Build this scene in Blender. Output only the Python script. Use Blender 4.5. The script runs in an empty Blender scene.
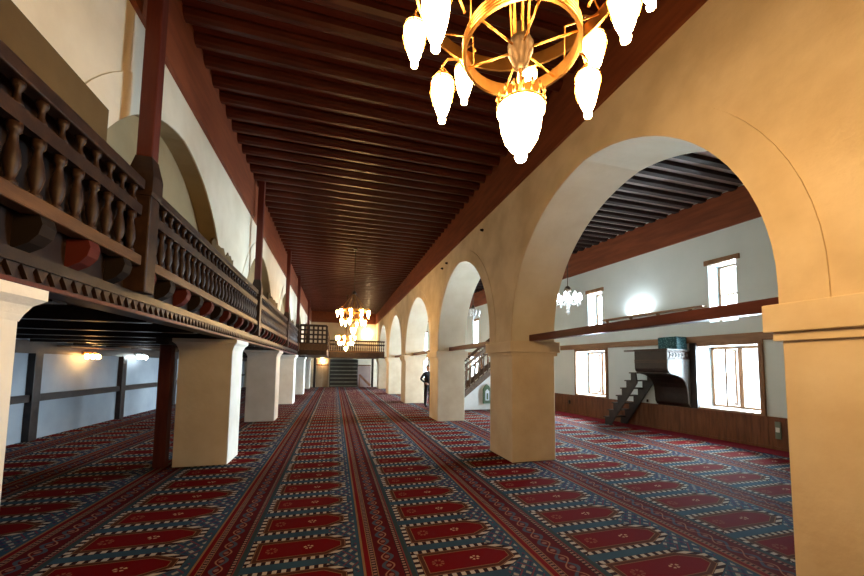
import bpy, bmesh, math, random
from math import pi, sin, cos, radians, sqrt, hypot
from mathutils import Vector, Matrix
random.seed(7)
SC = bpy.context.scene
COL = SC.collection

# ------------------------------------------------------------------ camera
cam = bpy.data.cameras.new('camera'); camo = bpy.data.objects.new('camera', cam); COL.objects.link(camo)
YAW, PIT, ROL = map(radians, (16.119, 4.017, .650)); FPX, PPX, PPY, H = 360.28, 439.754, 340.62, 1.7
f = Vector((sin(YAW)*cos(PIT), cos(YAW)*cos(PIT), sin(PIT))); r = Vector((cos(YAW), -sin(YAW), 0)); u = r.cross(f)
r, u = r*cos(ROL)+u*sin(ROL), u*cos(ROL)-r*sin(ROL)
M3 = Matrix((r, u, -f)).transposed()
camo.matrix_world = Matrix.Translation((0, 0, H)) @ M3.to_4x4()
cam.sensor_width = 36; cam.lens = FPX/864*36
cam.shift_x = (432-PPX)/864; cam.shift_y = (PPY-288)/864
cam.clip_start = .05; cam.clip_end = 200
SC.camera = camo

# ------------------------------------------------------------------ exposure, world, daylight
SC.view_settings.view_transform = 'Standard'; SC.view_settings.look = 'None'
SC.view_settings.exposure = 0.12; SC.view_settings.gamma = 1
wd = bpy.data.worlds.new('sky'); SC.world = wd; wd.use_nodes = True
wd.node_tree.nodes['Background'].inputs[0].default_value = (.86, .94, 1, 1)
wd.node_tree.nodes['Background'].inputs[1].default_value = 4.0
SC.cycles.max_bounces = 6; SC.cycles.diffuse_bounces = 4; SC.cycles.glossy_bounces = 3
SC.cycles.transparent_max_bounces = 12; SC.cycles.sample_clamp_indirect = 6
SC.cycles.caustics_reflective = False; SC.cycles.caustics_refractive = False

# right wall frame: local x = out of the room, local y = along the wall away from the viewer
RW_A = radians(5.7); RW_O = Vector((8.8, 8.4, 0))
RW = Matrix.Translation(RW_O) @ Matrix.Rotation(RW_A, 4, 'Z')
WIN_LOW = [-2.03, 2.24, 6.55, 10.85, 15.1, 19.4]      # centres along the wall
WIN_HIGH = [-2.0, 2.02, 6.5, 10.9, 15.1, 19.4]
DAY = (.74, .89, 1.0)
def daylight(s, z, w, h, power):
    L = bpy.data.lights.new('daylight', 'AREA'); L.shape = 'RECTANGLE'; L.size = w; L.size_y = h
    L.energy = power; L.color = DAY
    o = bpy.data.objects.new('daylight', L); COL.objects.link(o)
    # area lights shine along -Z: turn -Z to local -x (into the room)
    o.matrix_world = RW @ Matrix.Translation((1.15, s, z)) @ Matrix(((0, 0, 1), (1, 0, 0), (0, 1, 0))).to_4x4()
    return o
for s in WIN_LOW: daylight(s, 1.7, 1.9, 2.0, 1400 if s < 0 else 2700)
for s in WIN_HIGH: daylight(s, 3.8, 1.1, 1.8, 750 if s < 0 else 1300)

# ------------------------------------------------------------------ material tools
class X:
    """tiny expression -> shader math nodes"""
    nt = None
    def __init__(s, sock): s.s = sock
    @staticmethod
    def op(o, *a):
        n = X.nt.nodes.new('ShaderNodeMath'); n.operation = o
        for i, v in enumerate(a):
            if isinstance(v, X): X.nt.links.new(v.s, n.inputs[i])
            else: n.inputs[i].default_value = float(v)
        return X(n.outputs[0])
    def __add__(a, b): return X.op('ADD', a, b)
    __radd__ = __add__
    def __sub__(a, b): return X.op('SUBTRACT', a, b)
    def __rsub__(a, b): return X.op('SUBTRACT', b, a)
    def __mul__(a, b): return X.op('MULTIPLY', a, b)
    __rmul__ = __mul__
    def __truediv__(a, b): return X.op('DIVIDE', a, b)
    def __lt__(a, b): return X.op('LESS_THAN', a, b)
    def __gt__(a, b): return X.op('GREATER_THAN', a, b)
def xabs(a): return X.op('ABSOLUTE', a)
def xmax(a, b): return X.op('MAXIMUM', a, b)
def xmin(a, b): return X.op('MINIMUM', a, b)
def frac(a): return X.op('FRACT', a)
def xsin(a): return X.op('SINE', a)
def near(a, c, w): return xabs(a - c) < w
def between(a, lo, hi): return (a > lo) * (a < hi)

MATS = {}
def new_mat(name):
    m = bpy.data.materials.new(name); m.use_nodes = True; X.nt = m.node_tree
    b = m.node_tree.nodes['Principled BSDF']; MATS[name] = m
    return m, m.node_tree, b
def rgb(c): return (c[0], c[1], c[2], 1)
def mix(nt, fac, a, b):
    n = nt.nodes.new('ShaderNodeMix'); n.data_type = 'RGBA'
    for i, v in ((0, fac), (6, a), (7, b)):
        if isinstance(v, X): nt.links.new(v.s, n.inputs[i])
        elif isinstance(v, bpy.types.NodeSocket): nt.links.new(v, n.inputs[i])
        elif isinstance(v, tuple): n.inputs[i].default_value = rgb(v)
        else: n.inputs[i].default_value = v
    return n.outputs[2]
def noise(nt, scale, detail=4, vec=None, stretch=None, rough=.55):
    n = nt.nodes.new('ShaderNodeTexNoise'); n.inputs['Scale'].default_value = scale
    n.inputs['Detail'].default_value = detail; n.inputs['Roughness'].default_value = rough
    tc = nt.nodes.new('ShaderNodeTexCoord'); src = tc.outputs['Object']
    if stretch:
        mp = nt.nodes.new('ShaderNodeMapping'); mp.inputs['Scale'].default_value = stretch
        nt.links.new(src, mp.inputs[0]); src = mp.outputs[0]
    nt.links.new(src, n.inputs['Vector'])
    return n.outputs['Fac']
def ramp(nt, fac, lo, hi):
    n = nt.nodes.new('ShaderNodeMapRange'); nt.links.new(fac, n.inputs[0])
    n.inputs[1].default_value = lo; n.inputs[2].default_value = hi
    return n.outputs[0]
def bump(nt, b, h, strength, dist=.02):
    n = nt.nodes.new('ShaderNodeBump'); n.inputs['Strength'].default_value = strength; n.inputs['Distance'].default_value = dist
    nt.links.new(h, n.inputs['Height']); nt.links.new(n.outputs[0], b.inputs['Normal'])
def noisy(name, c1, c2, scale=3, rough=.8, stretch=None, bmp=.3, dist=.01, lo=.35, hi=.65, fine=None, spec=.3):
    m, nt, b = new_mat(name)
    n = noise(nt, scale, 6, stretch=stretch)
    nt.links.new(mix(nt, X(ramp(nt, n, lo, hi)), c1, c2), b.inputs['Base Color'])
    b.inputs['Roughness'].default_value = rough; b.inputs['Specular IOR Level'].default_value = spec
    if bmp: bump(nt, b, noise(nt, fine or scale*6, 5, stretch=stretch), bmp, dist)
    return m
def plain(name, c, rough=.6, metal=0, spec=.5):
    m, nt, b = new_mat(name); b.inputs['Base Color'].default_value = rgb(c)
    b.inputs['Roughness'].default_value = rough; b.inputs['Metallic'].default_value = metal; b.inputs['Specular IOR Level'].default_value = spec
    return m
def glow(name, c, strength, base=(.9, .9, .9)):
    m, nt, b = new_mat(name); b.inputs['Base Color'].default_value = rgb(base)
    b.inputs['Emission Color'].default_value = rgb(c); b.inputs['Emission Strength'].default_value = strength
    b.inputs['Roughness'].default_value = .4
    return m

PL_WARM = noisy('arcade_plaster', (.66, .53, .35), (.82, .69, .50), 1.6, .88, bmp=.35, dist=.012, fine=14)
PL_STONE = noisy('pier_stone', (.78, .73, .63), (.88, .84, .75), 2.2, .85, bmp=.35, dist=.01, fine=18)
PL_SOFFIT = noisy('arch_soffit_plaster', (.74, .65, .48), (.82, .74, .58), 1.8, .86, bmp=.3, fine=14)
PL_PIER = noisy('ochre_pier_plaster', (.76, .62, .43), (.87, .75, .56), 1.9, .86, bmp=.35, dist=.01, fine=16)
PL_CREAM = noisy('gallery_plaster', (.66, .58, .44), (.78, .71, .57), 1.3, .88, bmp=.3, fine=12)
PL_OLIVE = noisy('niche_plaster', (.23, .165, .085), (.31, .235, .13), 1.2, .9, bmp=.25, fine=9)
PL_BARE = noisy('bare_render', (.095, .058, .022), (.14, .09, .037), 1.5, .9, bmp=.3, fine=10)
PL_GREEN = noisy('faded_green_plaster', (.17, .20, .14), (.25, .26, .17), 1.5, .9)
PL_WHITE = noisy('white_wall_plaster', (.68, .77, .79), (.75, .83, .85), .9, .85, bmp=.12, fine=10)
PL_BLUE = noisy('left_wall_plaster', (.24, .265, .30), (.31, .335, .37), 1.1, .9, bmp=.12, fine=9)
W_DARK = noisy('dark_wood', (.035, .016, .010), (.085, .038, .022), 3, .45, (1, 1, 6), .2, .004)
W_JOIST = noisy('joist_wood', (.050, .010, .006), (.098, .021, .012), 3, .33, (.7, 8, 8), .35, .006)
W_BOARD = noisy('ceiling_boards', (.090, .016, .009), (.14, .026, .014), 3, .5, (.7, 8, 8), .25, .005)
W_AISLE_J = noisy('aisle_joist_wood', (.014, .006, .005), (.030, .013, .010), 3, .65, (.7, 8, 8), .3, .005)
W_AISLE_B = noisy('aisle_boards', (.38, .29, .26), (.50, .39, .35), 3, .55, (.7, 8, 8), .2, .005)
W_RED = noisy('fascia_wood', (.155, .040, .018), (.24, .068, .028), 2, .5, (5, .6, 5), .15, .004)
W_POST = noisy('red_post_wood', (.075, .014, .010), (.115, .025, .015), 2, .5, (6, 6, .8), .2, .004)
W_DADO = noisy('dado_wood', (.115, .038, .014), (.19, .070, .027), 2.5, .45, (6, 6, .7), .15, .004)
W_TIE = noisy('tie_beam_wood', (.075, .020, .014), (.13, .038, .024), 2, .45, (5, .6, 5), .2, .004)
W_FRAME = noisy('window_frame_wood', (.20, .10, .05), (.30, .16, .085), 2.5, .5, (4, 4, .8), .15, .004)
W_BELT = noisy('wall_belt_wood', (.22, .115, .06), (.32, .18, .10), 2.5, .5, (4, .7, 4), .15, .004)
W_GAL = noisy('gallery_wood', (.018, .008, .005), (.042, .019, .010), 3, .5, (3, 3, 3), .25, .004)
W_RAIL = noisy('worn_rail_wood', (.075, .034, .015), (.14, .070, .030), 3, .5, (5, .8, 5), .3, .006)
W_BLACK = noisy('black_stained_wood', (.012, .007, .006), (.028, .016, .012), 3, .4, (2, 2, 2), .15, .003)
W_STAIR = noisy('reddish_stair_wood', (.24, .10, .055), (.32, .14, .08), 3, .5)
W_MINBAR = noisy('minbar_wood', (.10, .066, .046), (.17, .115, .08), 3, .5, (2, 2, 2), .2, .004)
RED_END = plain('painted_bracket_end', (.085, .013, .009), .7, 0, .2)
GREY_END = plain('bare_bracket_end', (.012, .007, .005), .75, 0, .2)
BRASS = noisy('brass', (.60, .30, .08), (.74, .42, .13), 6, .32, bmp=.05); BRASS.node_tree.nodes['Principled BSDF'].inputs['Metallic'].default_value = 1
DARK_METAL = plain('dark_bronze', (.05, .032, .018), .45, .6)
STEEL = plain('grey_metal', (.45, .47, .48), .35, .8)
WARM = glow('warm_lit_glass', (1, .60, .235), 80, (.9, .8, .6))
WALL_GLOW = glow('bright_wall_lamp_glass', (1, .70, .35), 260)
SCONCE_W = glow('warm_sconce_glass', (1, .52, .16), 90)
COOL = glow('cool_lit_crystal', (.82, .94, 1), 26)
SCONCE_C = glow('cool_sconce_glass', (.85, .97, 1), 45)
LED = glow('cool_floodlight', (.86, .96, 1), 170)
CRYSTAL = plain('crystal', (.85, .9, .95), .1)
BLACKCLOTH = noisy('black_clothing', (.008, .007, .008), (.018, .015, .016), 10, .9)
SKIN = noisy('skin', (.50, .28, .19), (.56, .33, .23), 8, .6, bmp=.05)
HAIR = plain('dark_hair', (.015, .010, .008), .7)
PINKCLOTH = noisy('pale_headscarf', (.62, .40, .34), (.68, .46, .40), 8, .9)
RED_STRIP = noisy('plain_red_carpet', (.13, .005, .011), (.18, .009, .017), 40, .95, bmp=.3, fine=300, dist=.004, spec=.1)
GREEN_BOX = plain('green_paint', (.07, .12, .065), .6)
SHELF = noisy('dull_green_shelf', (.30, .30, .24), (.40, .40, .32), 3, .5)
SHELF_BACK = plain('dark_shelf_back', (.09, .085, .07), .8)
CREAM_DOOR = noisy('cream_door_paint', (.42, .31, .20), (.50, .38, .26), 2, .6)
MAUVE = noisy('mauve_panel', (.30, .21, .19), (.36, .26, .23), 2, .7)
WHITE_PAINT = noisy('white_paint', (.72, .72, .70), (.80, .80, .78), 3, .5, bmp=.08)
PULPIT_SIDE = noisy('pulpit_side_paint', (.24, .235, .24), (.30, .295, .30), 3, .6, bmp=.08, spec=.1)
PLASTIC_G = plain('grey_green_plastic', (.17, .21, .16), .5)
WHITE_PLASTIC = plain('white_plastic', (.75, .75, .72), .4)

def glass_mat():
    m = bpy.data.materials.new('window_glass'); m.use_nodes = True; nt = m.node_tree; nt.nodes.clear()
    o = nt.nodes.new('ShaderNodeOutputMaterial'); t = nt.nodes.new('ShaderNodeBsdfTransparent'); g = nt.nodes.new('ShaderNodeBsdfGlossy')
    g.inputs['Roughness'].default_value = .02; t.inputs[0].default_value = (.95, .97, .97, 1)
    fr = nt.nodes.new('ShaderNodeFresnel'); fr.inputs[0].default_value = 1.3
    mx = nt.nodes.new('ShaderNodeMixShader'); nt.links.new(fr.outputs[0], mx.inputs[0]); nt.links.new(t.outputs[0], mx.inputs[1]); nt.links.new(g.outputs[0], mx.inputs[2])
    nt.links.new(mx.outputs[0], o.inputs[0]); return m
GLASS = glass_mat()

def carpet_mat():
    m, nt, b = new_mat('prayer_carpet')
    uv = nt.nodes.new('ShaderNodeUVMap'); sp = nt.nodes.new('ShaderNodeSeparateXYZ'); nt.links.new(uv.outputs[0], sp.inputs[0])
    x = X(sp.outputs[0]) * 1.47; vv = X(sp.outputs[1])
    y = (frac(vv) - .5) * .575; ay = xabs(y)
    RED, BLUE, TEAL = (.112, .003, .005), (.020, .046, .074), (.026, .042, .045)
    CREAM, DKB, BRN, TAN = (.42, .35, .28), (.022, .009, .013), (.062, .020, .012), (.21, .11, .055)
    xl, xr, us, h0, k = .50, 1.325, 1.15, .170, .62
    d_end = xmax((ay + (x - us) * k - h0) / sqrt(1+k*k), xmax(xl - x, x - xr))
    d = xmax(ay - h0, d_end)
    on_long = (ay - h0) > d_end
    col = mix(nt, noise_uv(nt), BLUE, (.030, .068, .104))
    # corner ornaments on the pointed side
    tri = frac((x + ay * .85) / .115)
    tri2 = frac((x - ay * .85) / .115)
    orn = (x > 1.17) * (d > .078) * (x < 1.445) * (ay > .035)
    col = mix(nt, orn * between(tri, .15, .50) * (tri2 > .5), col, (.26, .24, .21))
    col = mix(nt, orn * near(tri, .85, .10), col, (.02, .03, .075))
    col = mix(nt, orn * near(tri2, .15, .07), col, (.12, .03, .05))
    # dashed border, brown border, red field
    dash = frac((x * on_long + (y + .0195) * (1 - on_long)) / .078) < .5
    col = mix(nt, d < .066, col, DKB)
    col = mix(nt, (d < .062) * (d > .016) * dash, col, CREAM)
    col = mix(nt, d < .011, col, TAN)
    col = mix(nt, d < .004, col, BRN)
    col = mix(nt, d < -.030, col, TAN)
    col = mix(nt, d < -.036, col, RED)
    # medallions
    r1 = X.op('SQRT', (x - .98) * (x - .98) * .55 + y * y)
    a1 = frac(X.op('ARCTAN2', y, x - .98) * (5 / (2 * pi))) < .55
    col = mix(nt, between(r1, .016, .034) * a1, col, (.42, .28, .17))
    r2 = X.op('SQRT', (x - .64) * (x - .64) + y * y)
    a2 = frac(X.op('ARCTAN2', y, x - .64) * (8 / (2 * pi))) < .6
    col = mix(nt, between(r2, .025, .055) * a2, col, (.19, .06, .035))
    # the long band between two rows
    vine = xsin(vv * (2 * pi * 2)) * .045 + .225
    vine2 = xsin(vv * (2 * pi * 2)) * -.045 + .225
    band = (.070, .006, .009)
    bc = mix(nt, near(x, .018, .010), BLUE, TAN)
    bc = mix(nt, (x > .028), bc, (.125, .005, .008))
    bc = mix(nt, (x > .072), bc, TAN)
    bc = mix(nt, between(x, .080, .118), bc, DKB)
    bc = mix(nt, between(x, .084, .114) * (frac(vv * 14) < .5), bc, (.24, .13, .10))
    bc = mix(nt, between(x, .126, .33), bc, band)
    bc = mix(nt, between(x, .14, .32) * near(x, vine2, .016), bc, (.045, .06, .085))
    fl = frac(vv * 4)
    bc = mix(nt, (X.op('SQRT', (fl - .5) * (fl - .5) * .020 + (x - .225) * (x - .225)) < .022), bc, (.19, .09, .07))
    bc = mix(nt, between(x, .14, .32) * near(x, vine, .007), bc, (.25, .12, .075))
    bc = mix(nt, (x > .33), bc, DKB)
    bc = mix(nt, between(x, .338, .366) * (frac(vv * 14) < .5), bc, (.26, .15, .11))
    col = mix(nt, x < .372, col, bc)
    col = mix(nt, between(x, .372, .385), col, (.14, .03, .03))
    col = mix(nt, between(x, .385, .425), col, TEAL)
    nt.links.new(col, b.inputs['Base Color'])
    b.inputs['Roughness'].default_value = .85; b.inputs['Specular IOR Level'].default_value = .02
    b.inputs['Sheen Weight'].default_value = 0; b.inputs['Sheen Roughness'].default_value = .4
    bump(nt, b, noise(nt, 260, 2), .3, .004)
    return m
def noise_uv(nt): return X(ramp(nt, noise(nt, 2.0, 3), .3, .7))
CARPET = carpet_mat()

# ------------------------------------------------------------------ mesh tools
class MB:
    def __init__(s): s.bm = bmesh.new()
    def box(s, x0, x1, y0, y1, z0, z1, bevel=0):
        v = [s.bm.verts.new(p) for p in ((x0,y0,z0),(x1,y0,z0),(x1,y1,z0),(x0,y1,z0),(x0,y0,z1),(x1,y0,z1),(x1,y1,z1),(x0,y1,z1))]
        fs = [s.bm.faces.new([v[i] for i in q]) for q in ((3,2,1,0),(4,5,6,7),(0,1,5,4),(1,2,6,5),(2,3,7,6),(3,0,4,7))]
        if bevel:
            ed = list({e for q in fs for e in q.edges})
            bmesh.ops.bevel(s.bm, geom=ed, offset=bevel, segments=2, affect='EDGES', profile=.5)
        return s
    def prism(s, pts, axis, a, b):
        """polygon pts (2-D) extruded along axis 'x','y' or 'z' from a to b"""
        def P(p, t): return {'x': (t, p[0], p[1]), 'y': (p[0], t, p[1]), 'z': (p[0], p[1], t)}[axis]
        A = [s.bm.verts.new(P(p, a)) for p in pts]; B = [s.bm.verts.new(P(p, b)) for p in pts]
        n = len(pts); s.bm.faces.new(A[::-1]); s.bm.faces.new(B)
        for i in range(n): s.bm.faces.new((A[i], A[(i+1) % n], B[(i+1) % n], B[i]))
        return s
    def bar(s, p, q, w, h=None, up=(0, 0, 1)):
        p, q = Vector(p), Vector(q); h = h or w; d = (q-p).normalized(); U = Vector(up)
        if abs(d.dot(U)) > .98: U = Vector((0, 1, 0))
        R = d.cross(U).normalized(); U = R.cross(d)
        c = [R*w/2*a + U*h/2*b for a, b in ((-1,-1),(1,-1),(1,1),(-1,1))]
        A = [s.bm.verts.new(p+k) for k in c]; B = [s.bm.verts.new(q+k) for k in c]
        s.bm.faces.new(A[::-1]); s.bm.faces.new(B)
        for i in range(4): s.bm.faces.new((A[i], A[(i+1)%4], B[(i+1)%4], B[i]))
        return s
    def tube(s, pts, rad, n=6, closed=False):
        pts = [Vector(p) for p in pts]; m = len(pts); rings = []
        for i, p in enumerate(pts):
            if closed: d = (pts[(i+1) % m]-pts[i-1]).normalized()
            else: d = (pts[min(i+1, m-1)]-pts[max(i-1, 0)]).normalized()
            U = Vector((0, 0, 1)) if abs(d.z) < .95 else Vector((0, 1, 0))
            R = d.cross(U).normalized(); U = R.cross(d); rr = rad[i] if isinstance(rad, (list, tuple)) else rad
            rings.append([s.bm.verts.new(p+(R*cos(2*pi*j/n)+U*sin(2*pi*j/n))*rr) for j in range(n)])
        for i in range(m if closed else m-1):
            a, b = rings[i], rings[(i+1) % m]
            for j in range(n):
                q = s.bm.faces.new((a[j], a[(j+1)%n], b[(j+1)%n], b[j])); q.smooth = True
        if not closed: s.bm.faces.new(rings[0][::-1]); s.bm.faces.new(rings[-1])
        return s
    def lathe(s, prof, n=12, c=(0, 0, 0), smooth=True, cap=True):
        rings = []
        for rr, z in prof: rings.append([s.bm.verts.new((c[0]+rr*cos(2*pi*j/n), c[1]+rr*sin(2*pi*j/n), c[2]+z)) for j in range(n)])
        for a, b in zip(rings, rings[1:]):
            for j in range(n):
                q = s.bm.faces.new((a[j], a[(j+1)%n], b[(j+1)%n], b[j])); q.smooth = smooth
        if cap: s.bm.faces.new(rings[0][::-1]); s.bm.faces.new(rings[-1])
        return s
    def ringband(s, R, z0, z1, t, n=40):
        prof = [(R-t/2, z0), (R+t/2, z0), (R+t/2, z1), (R-t/2, z1)]
        rings = [[s.bm.verts.new((a*cos(2*pi*j/n), a*sin(2*pi*j/n), z)) for j in range(n)] for a, z in prof]
        for i in range(4):
            a, b = rings[i], rings[(i+1) % 4]
            for j in range(n): s.bm.faces.new((a[j], a[(j+1)%n], b[(j+1)%n], b[j]))
        return s
    def build(s, name, mat, parent=None, loc=None):
        bmesh.ops.recalc_face_normals(s.bm, faces=s.bm.faces[:])
        me = bpy.data.meshes.new(name); s.bm.to_mesh(me); s.bm.free(); me.materials.append(mat)
        o = bpy.data.objects.new(name, me); COL.objects.link(o)
        if parent: o.parent = parent
        if loc: o.location = loc
        return o
def box(*a, bevel=0): return MB().box(*a, bevel=bevel)

def tag(o, label, cat, group=None):
    o['label'] = label; o['category'] = cat
    if group: o['group'] = group
    return o
def thing(name, label, cat, loc=(0, 0, 0), rz=0, group=None, frame=None):
    o = bpy.data.objects.new(name, None); COL.objects.link(o); o.empty_display_size = .1
    M = Matrix.Translation(loc) @ Matrix.Rotation(rz, 4, 'Z')
    o.matrix_world = (frame @ M) if frame else M
    return tag(o, label, cat, group)
def struct(o, label=None, frame=None):
    o['kind'] = 'structure'
    if label: o['label'] = label; o['category'] = 'building'
    if frame: o.matrix_world = frame
    return o
def copy_tree(o, parent=None):
    c = o.copy(); COL.objects.link(c)
    if parent: c.parent = parent
    for ch in list(o.children): copy_tree(ch, c)
    return c
def rep(o, parent, loc):
    c = o.copy(); COL.objects.link(c); c.parent = parent; c.location = loc; return c
ORD = ['nearest', 'second', 'third', 'fourth', 'fifth', 'sixth', 'seventh', 'eighth']

# ------------------------------------------------------------------ layout numbers
Y0, Y1 = -4.0, 29.0          # back wall behind the viewer, far end wall
XL, XR = -1.87, 3.07         # nave faces of the two arcade walls
XL2, XR2 = -2.65, 3.95
ZC = 5.72                    # underside of the nave joists
LB = -6.3                    # left back wall
PIER_R = [(-3.5, -2.4), (.75, 1.79), (5.90, 6.86), (10.78, 11.78), (16.2, 17.25), (21.5, 22.5), (26.6, 27.6)]
PIER_L = [(-3.2, -2.5), (1.85, 2.57), (6.95, 7.65), (11.82, 12.55), (16.75, 17.5), (22.0, 22.8), (27.0, 27.8)]
UP_L = [(-3.2, -2.0), (1.9, 3.05), (6.85, 8.05), (11.85, 12.9), (16.7, 17.8), (21.6, 22.8), (26.6, 27.8)]
ZI = 2.17                    # top of the imposts

# ------------------------------------------------------------------ floor
edges = [-8.75, -7.2, -5.8, -4.35, -2.75, -1.10, .27, 1.74, 3.43, 5.12, 6.80, 8.48, 10.2, 11.9]
bm = bmesh.new(); uvl = bm.loops.layers.uv.new('UVMap')
for i in range(len(edges)-1):
    vs = [bm.verts.new((x, y, 0)) for x, y in ((edges[i], Y0), (edges[i+1], Y0), (edges[i+1], Y1), (edges[i], Y1))]
    fc = bm.faces.new(vs)
    for l, uu, y in zip(fc.loops, (0, 1, 1, 0), (Y0, Y0, Y1, Y1)): l[uvl].uv = (uu, (y-3.405)/.575+20)
me = bpy.data.meshes.new('floor'); bm.to_mesh(me); bm.free(); me.materials.append(CARPET)
fl = bpy.data.objects.new('floor', me); COL.objects.link(fl); struct(fl, 'floor laid wall to wall with red and blue prayer carpet')
cs = box(-.62, .02, -13, 21, 0, .006).build('trim_carpet_edge', RED_STRIP); struct(cs, 'plain red carpet strip along the foot of the right wall', RW)

# ------------------------------------------------------------------ ceilings
cb = box(XL2, XR+.3, Y0, Y1, ZC+.13, ZC+.2).build('ceiling', W_BOARD); struct(cb, 'dark red board ceiling of the central aisle over round joists')
def joists(parent, x0, x1, y0, y1, z, mat, rad):
    first = None; y = y0
    while y < y1:
        if first is None:
            n = 10; mb = MB(); pts = [(-.06, .06), (-.06, -.035), (.06, -.035), (.06, .06)] if rad < .08 else [(rad*cos(2*pi*j/n), rad*1.05*sin(2*pi*j/n)) for j in range(n)]
            mb.prism(pts, 'x', x0, x1); first = mb.build('joist', mat, parent, (0, y, z))
        else: rep(first, parent, (0, y, z+random.uniform(-.008, .008)))
        y += .345
joists(cb, XL+.02, XR-.01, -1.9, Y1-.2, ZC+.085, W_JOIST, .088)
ca = box(XR2-.05, 12.5, Y0, Y1, 6.03, 6.1).build('ceiling_aisle', W_AISLE_B); struct(ca, 'pale board ceiling of the right aisle over dark joists')
joists(ca, XR2+.02, 10.8, -1.9, Y1-.2, 5.97, W_AISLE_J, .07)

# ------------------------------------------------------------------ arcade walls
def arch_z(t, zs, rise):
    """t in -1..1 across the opening: slightly pointed arch"""
    t = abs(t); R = 1.07; off = R-1
    return zs + rise * sqrt(max(0, R*R - (t+off)**2)) / sqrt(R*R-off*off)
def arcade(name, mat, soffit_mat, xa, xb, piers, zs, zpier, ztop, rise, label):
    """wall between xa and xb (xa = nave face)"""
    bm = bmesh.new(); mi = []
    def quad(ps, m=0):
        q = bm.faces.new([bm.verts.new(p) for p in ps]); q.material_index = m; return q
    ys = [Y0] + [v for p in piers for v in p] + [Y1]
    for (a, b) in [(Y0, piers[0][0])] + list(piers) + [(piers[-1][1], Y1)]:
        for x in (xa, xb): quad(((x, a, zpier), (x, b, zpier), (x, b, ztop), (x, a, ztop)))
        quad(((xa, a, zpier), (xb, a, zpier), (xb, b, zpier), (xa, b, zpier)))
    for (p, q) in zip(piers, piers[1:]):
        a, b = p[1], q[0]; c, hw = (a+b)/2, (b-a)/2; N = 40
        pts = [(a, zpier)] + [(c - hw*cos(pi*i/N), arch_z(-cos(pi*i/N), zs, rise)) for i in range(N+1)] + [(b, zpier)]
        for (y1, z1), (y2, z2) in zip(pts, pts[1:]):
            if y2-y1 > 1e-6:
                for x in (xa, xb): quad(((x, y1, z1), (x, y2, z2), (x, y2, ztop), (x, y1, ztop)))
            s = quad(((xa, y1, z1), (xb, y1, z1), (xb, y2, z2), (xa, y2, z2)), 1)
    for y in (Y0, Y1): quad(((xa, y, zpier), (xb, y, zpier), (xb, y, ztop), (xa, y, ztop)))
    quad(((xa, Y0, ztop), (xb, Y0, ztop), (xb, Y1, ztop), (xa, Y1, ztop)))
    bmesh.ops.remove_doubles(bm, verts=bm.verts[:], dist=1e-5); bmesh.ops.recalc_face_normals(bm, faces=bm.faces[:])
    me = bpy.data.meshes.new(name); bm.to_mesh(me); bm.free(); me.materials.append(mat); me.materials.append(soffit_mat)
    o = bpy.data.objects.new(name, me); COL.objects.link(o); return struct(o, label)
arcade('wall_right_arcade', PL_WARM, PL_SOFFIT, XR, XR2, PIER_R, 2.30, ZI, ZC+.16, 2.11, 'ochre plastered arcade wall with round arches on the right of the central aisle')
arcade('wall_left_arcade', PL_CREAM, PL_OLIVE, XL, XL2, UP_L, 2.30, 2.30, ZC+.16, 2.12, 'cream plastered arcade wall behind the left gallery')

def archivolt(name, mat, x0, x1, piers, k0, k1, zs, rise, width, label):
    for i in range(k0, k1):
        a, b = piers[i][1], piers[i+1][0]; c, hw = (a+b)/2, (b-a)/2; N = 40
        inn = [(c - hw*cos(pi*j/N), arch_z(-cos(pi*j/N), zs, rise)) for j in range(N+1)]
        out = [(c - (hw+width)*cos(pi*j/N), zs + (arch_z(-cos(pi*j/N), zs, rise)-zs)*(rise+width)/rise) for j in range(N+1)]
        inn = [(a, ZI+.005)] + inn + [(b, ZI+.005)]; out = [(a-width, ZI+.005)] + out + [(b+width, ZI+.005)]
        bm = bmesh.new()
        for j in range(N+2):
            P = [inn[j], inn[j+1], out[j+1], out[j]]
            A = [bm.verts.new((x0, *p)) for p in P]; B = [bm.verts.new((x1, *p)) for p in P]
            bm.faces.new(A); bm.faces.new(B[::-1]); bm.faces.new((A[2], A[3], B[3], B[2])); bm.faces.new((A[0], A[1], B[1], B[0]))
        bmesh.ops.remove_doubles(bm, verts=bm.verts[:], dist=1e-5); bmesh.ops.recalc_face_normals(bm, faces=bm.faces[:])
        me = bpy.data.meshes.new(name); bm.to_mesh(me); bm.free(); me.materials.append(mat)
        o = bpy.data.objects.new(name, me); COL.objects.link(o); struct(o, label % ORD[i-k0])
archivolt('trim_right_arch', PL_WARM, XR-.014, XR+.01, PIER_R, 1, 5, 2.30, 2.11, .28, 'plaster band round the %s arch of the right arcade')
archivolt('trim_left_arch', PL_CREAM, XL+.014, XL-.01, UP_L, 1, 5, 2.30, 2.12, .33, 'plaster band round the %s arch of the left arcade')
# blind filling of the left arches and the patches where the finish coat has gone
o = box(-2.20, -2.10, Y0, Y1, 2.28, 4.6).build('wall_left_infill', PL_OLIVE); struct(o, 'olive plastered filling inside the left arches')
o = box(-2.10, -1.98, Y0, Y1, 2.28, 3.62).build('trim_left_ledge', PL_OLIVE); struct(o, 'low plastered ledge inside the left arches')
def ragged(y0, y1, ztop, left_rag, right_rag, seed):
    random.seed(seed); pts = [(y0, 2.3)]
    n = 14
    for i in range(n+1):
        y = y0+(y1-y0)*i/n
        pts.append((y, ztop + (random.uniform(-.06, .05) if (left_rag or right_rag) else 0)))
    pts.append((y1, 2.3)); return pts
for k, (a, b, zt, rg) in enumerate(((-2.5, 3.48, 3.77, 0), (6.12, 7.3, 3.60, 1), (10.95, 12.6, 3.66, 1), (15.9, 17.4, 3.6, 1))):
    o = MB().prism(ragged(a, b, zt, rg, rg, k), 'x', XL-.02, XL+.018).build('trim_left_dado', PL_BARE)
    struct(o, 'brown bare patch low on the %s pier of the upper left wall' % ORD[k])
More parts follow.
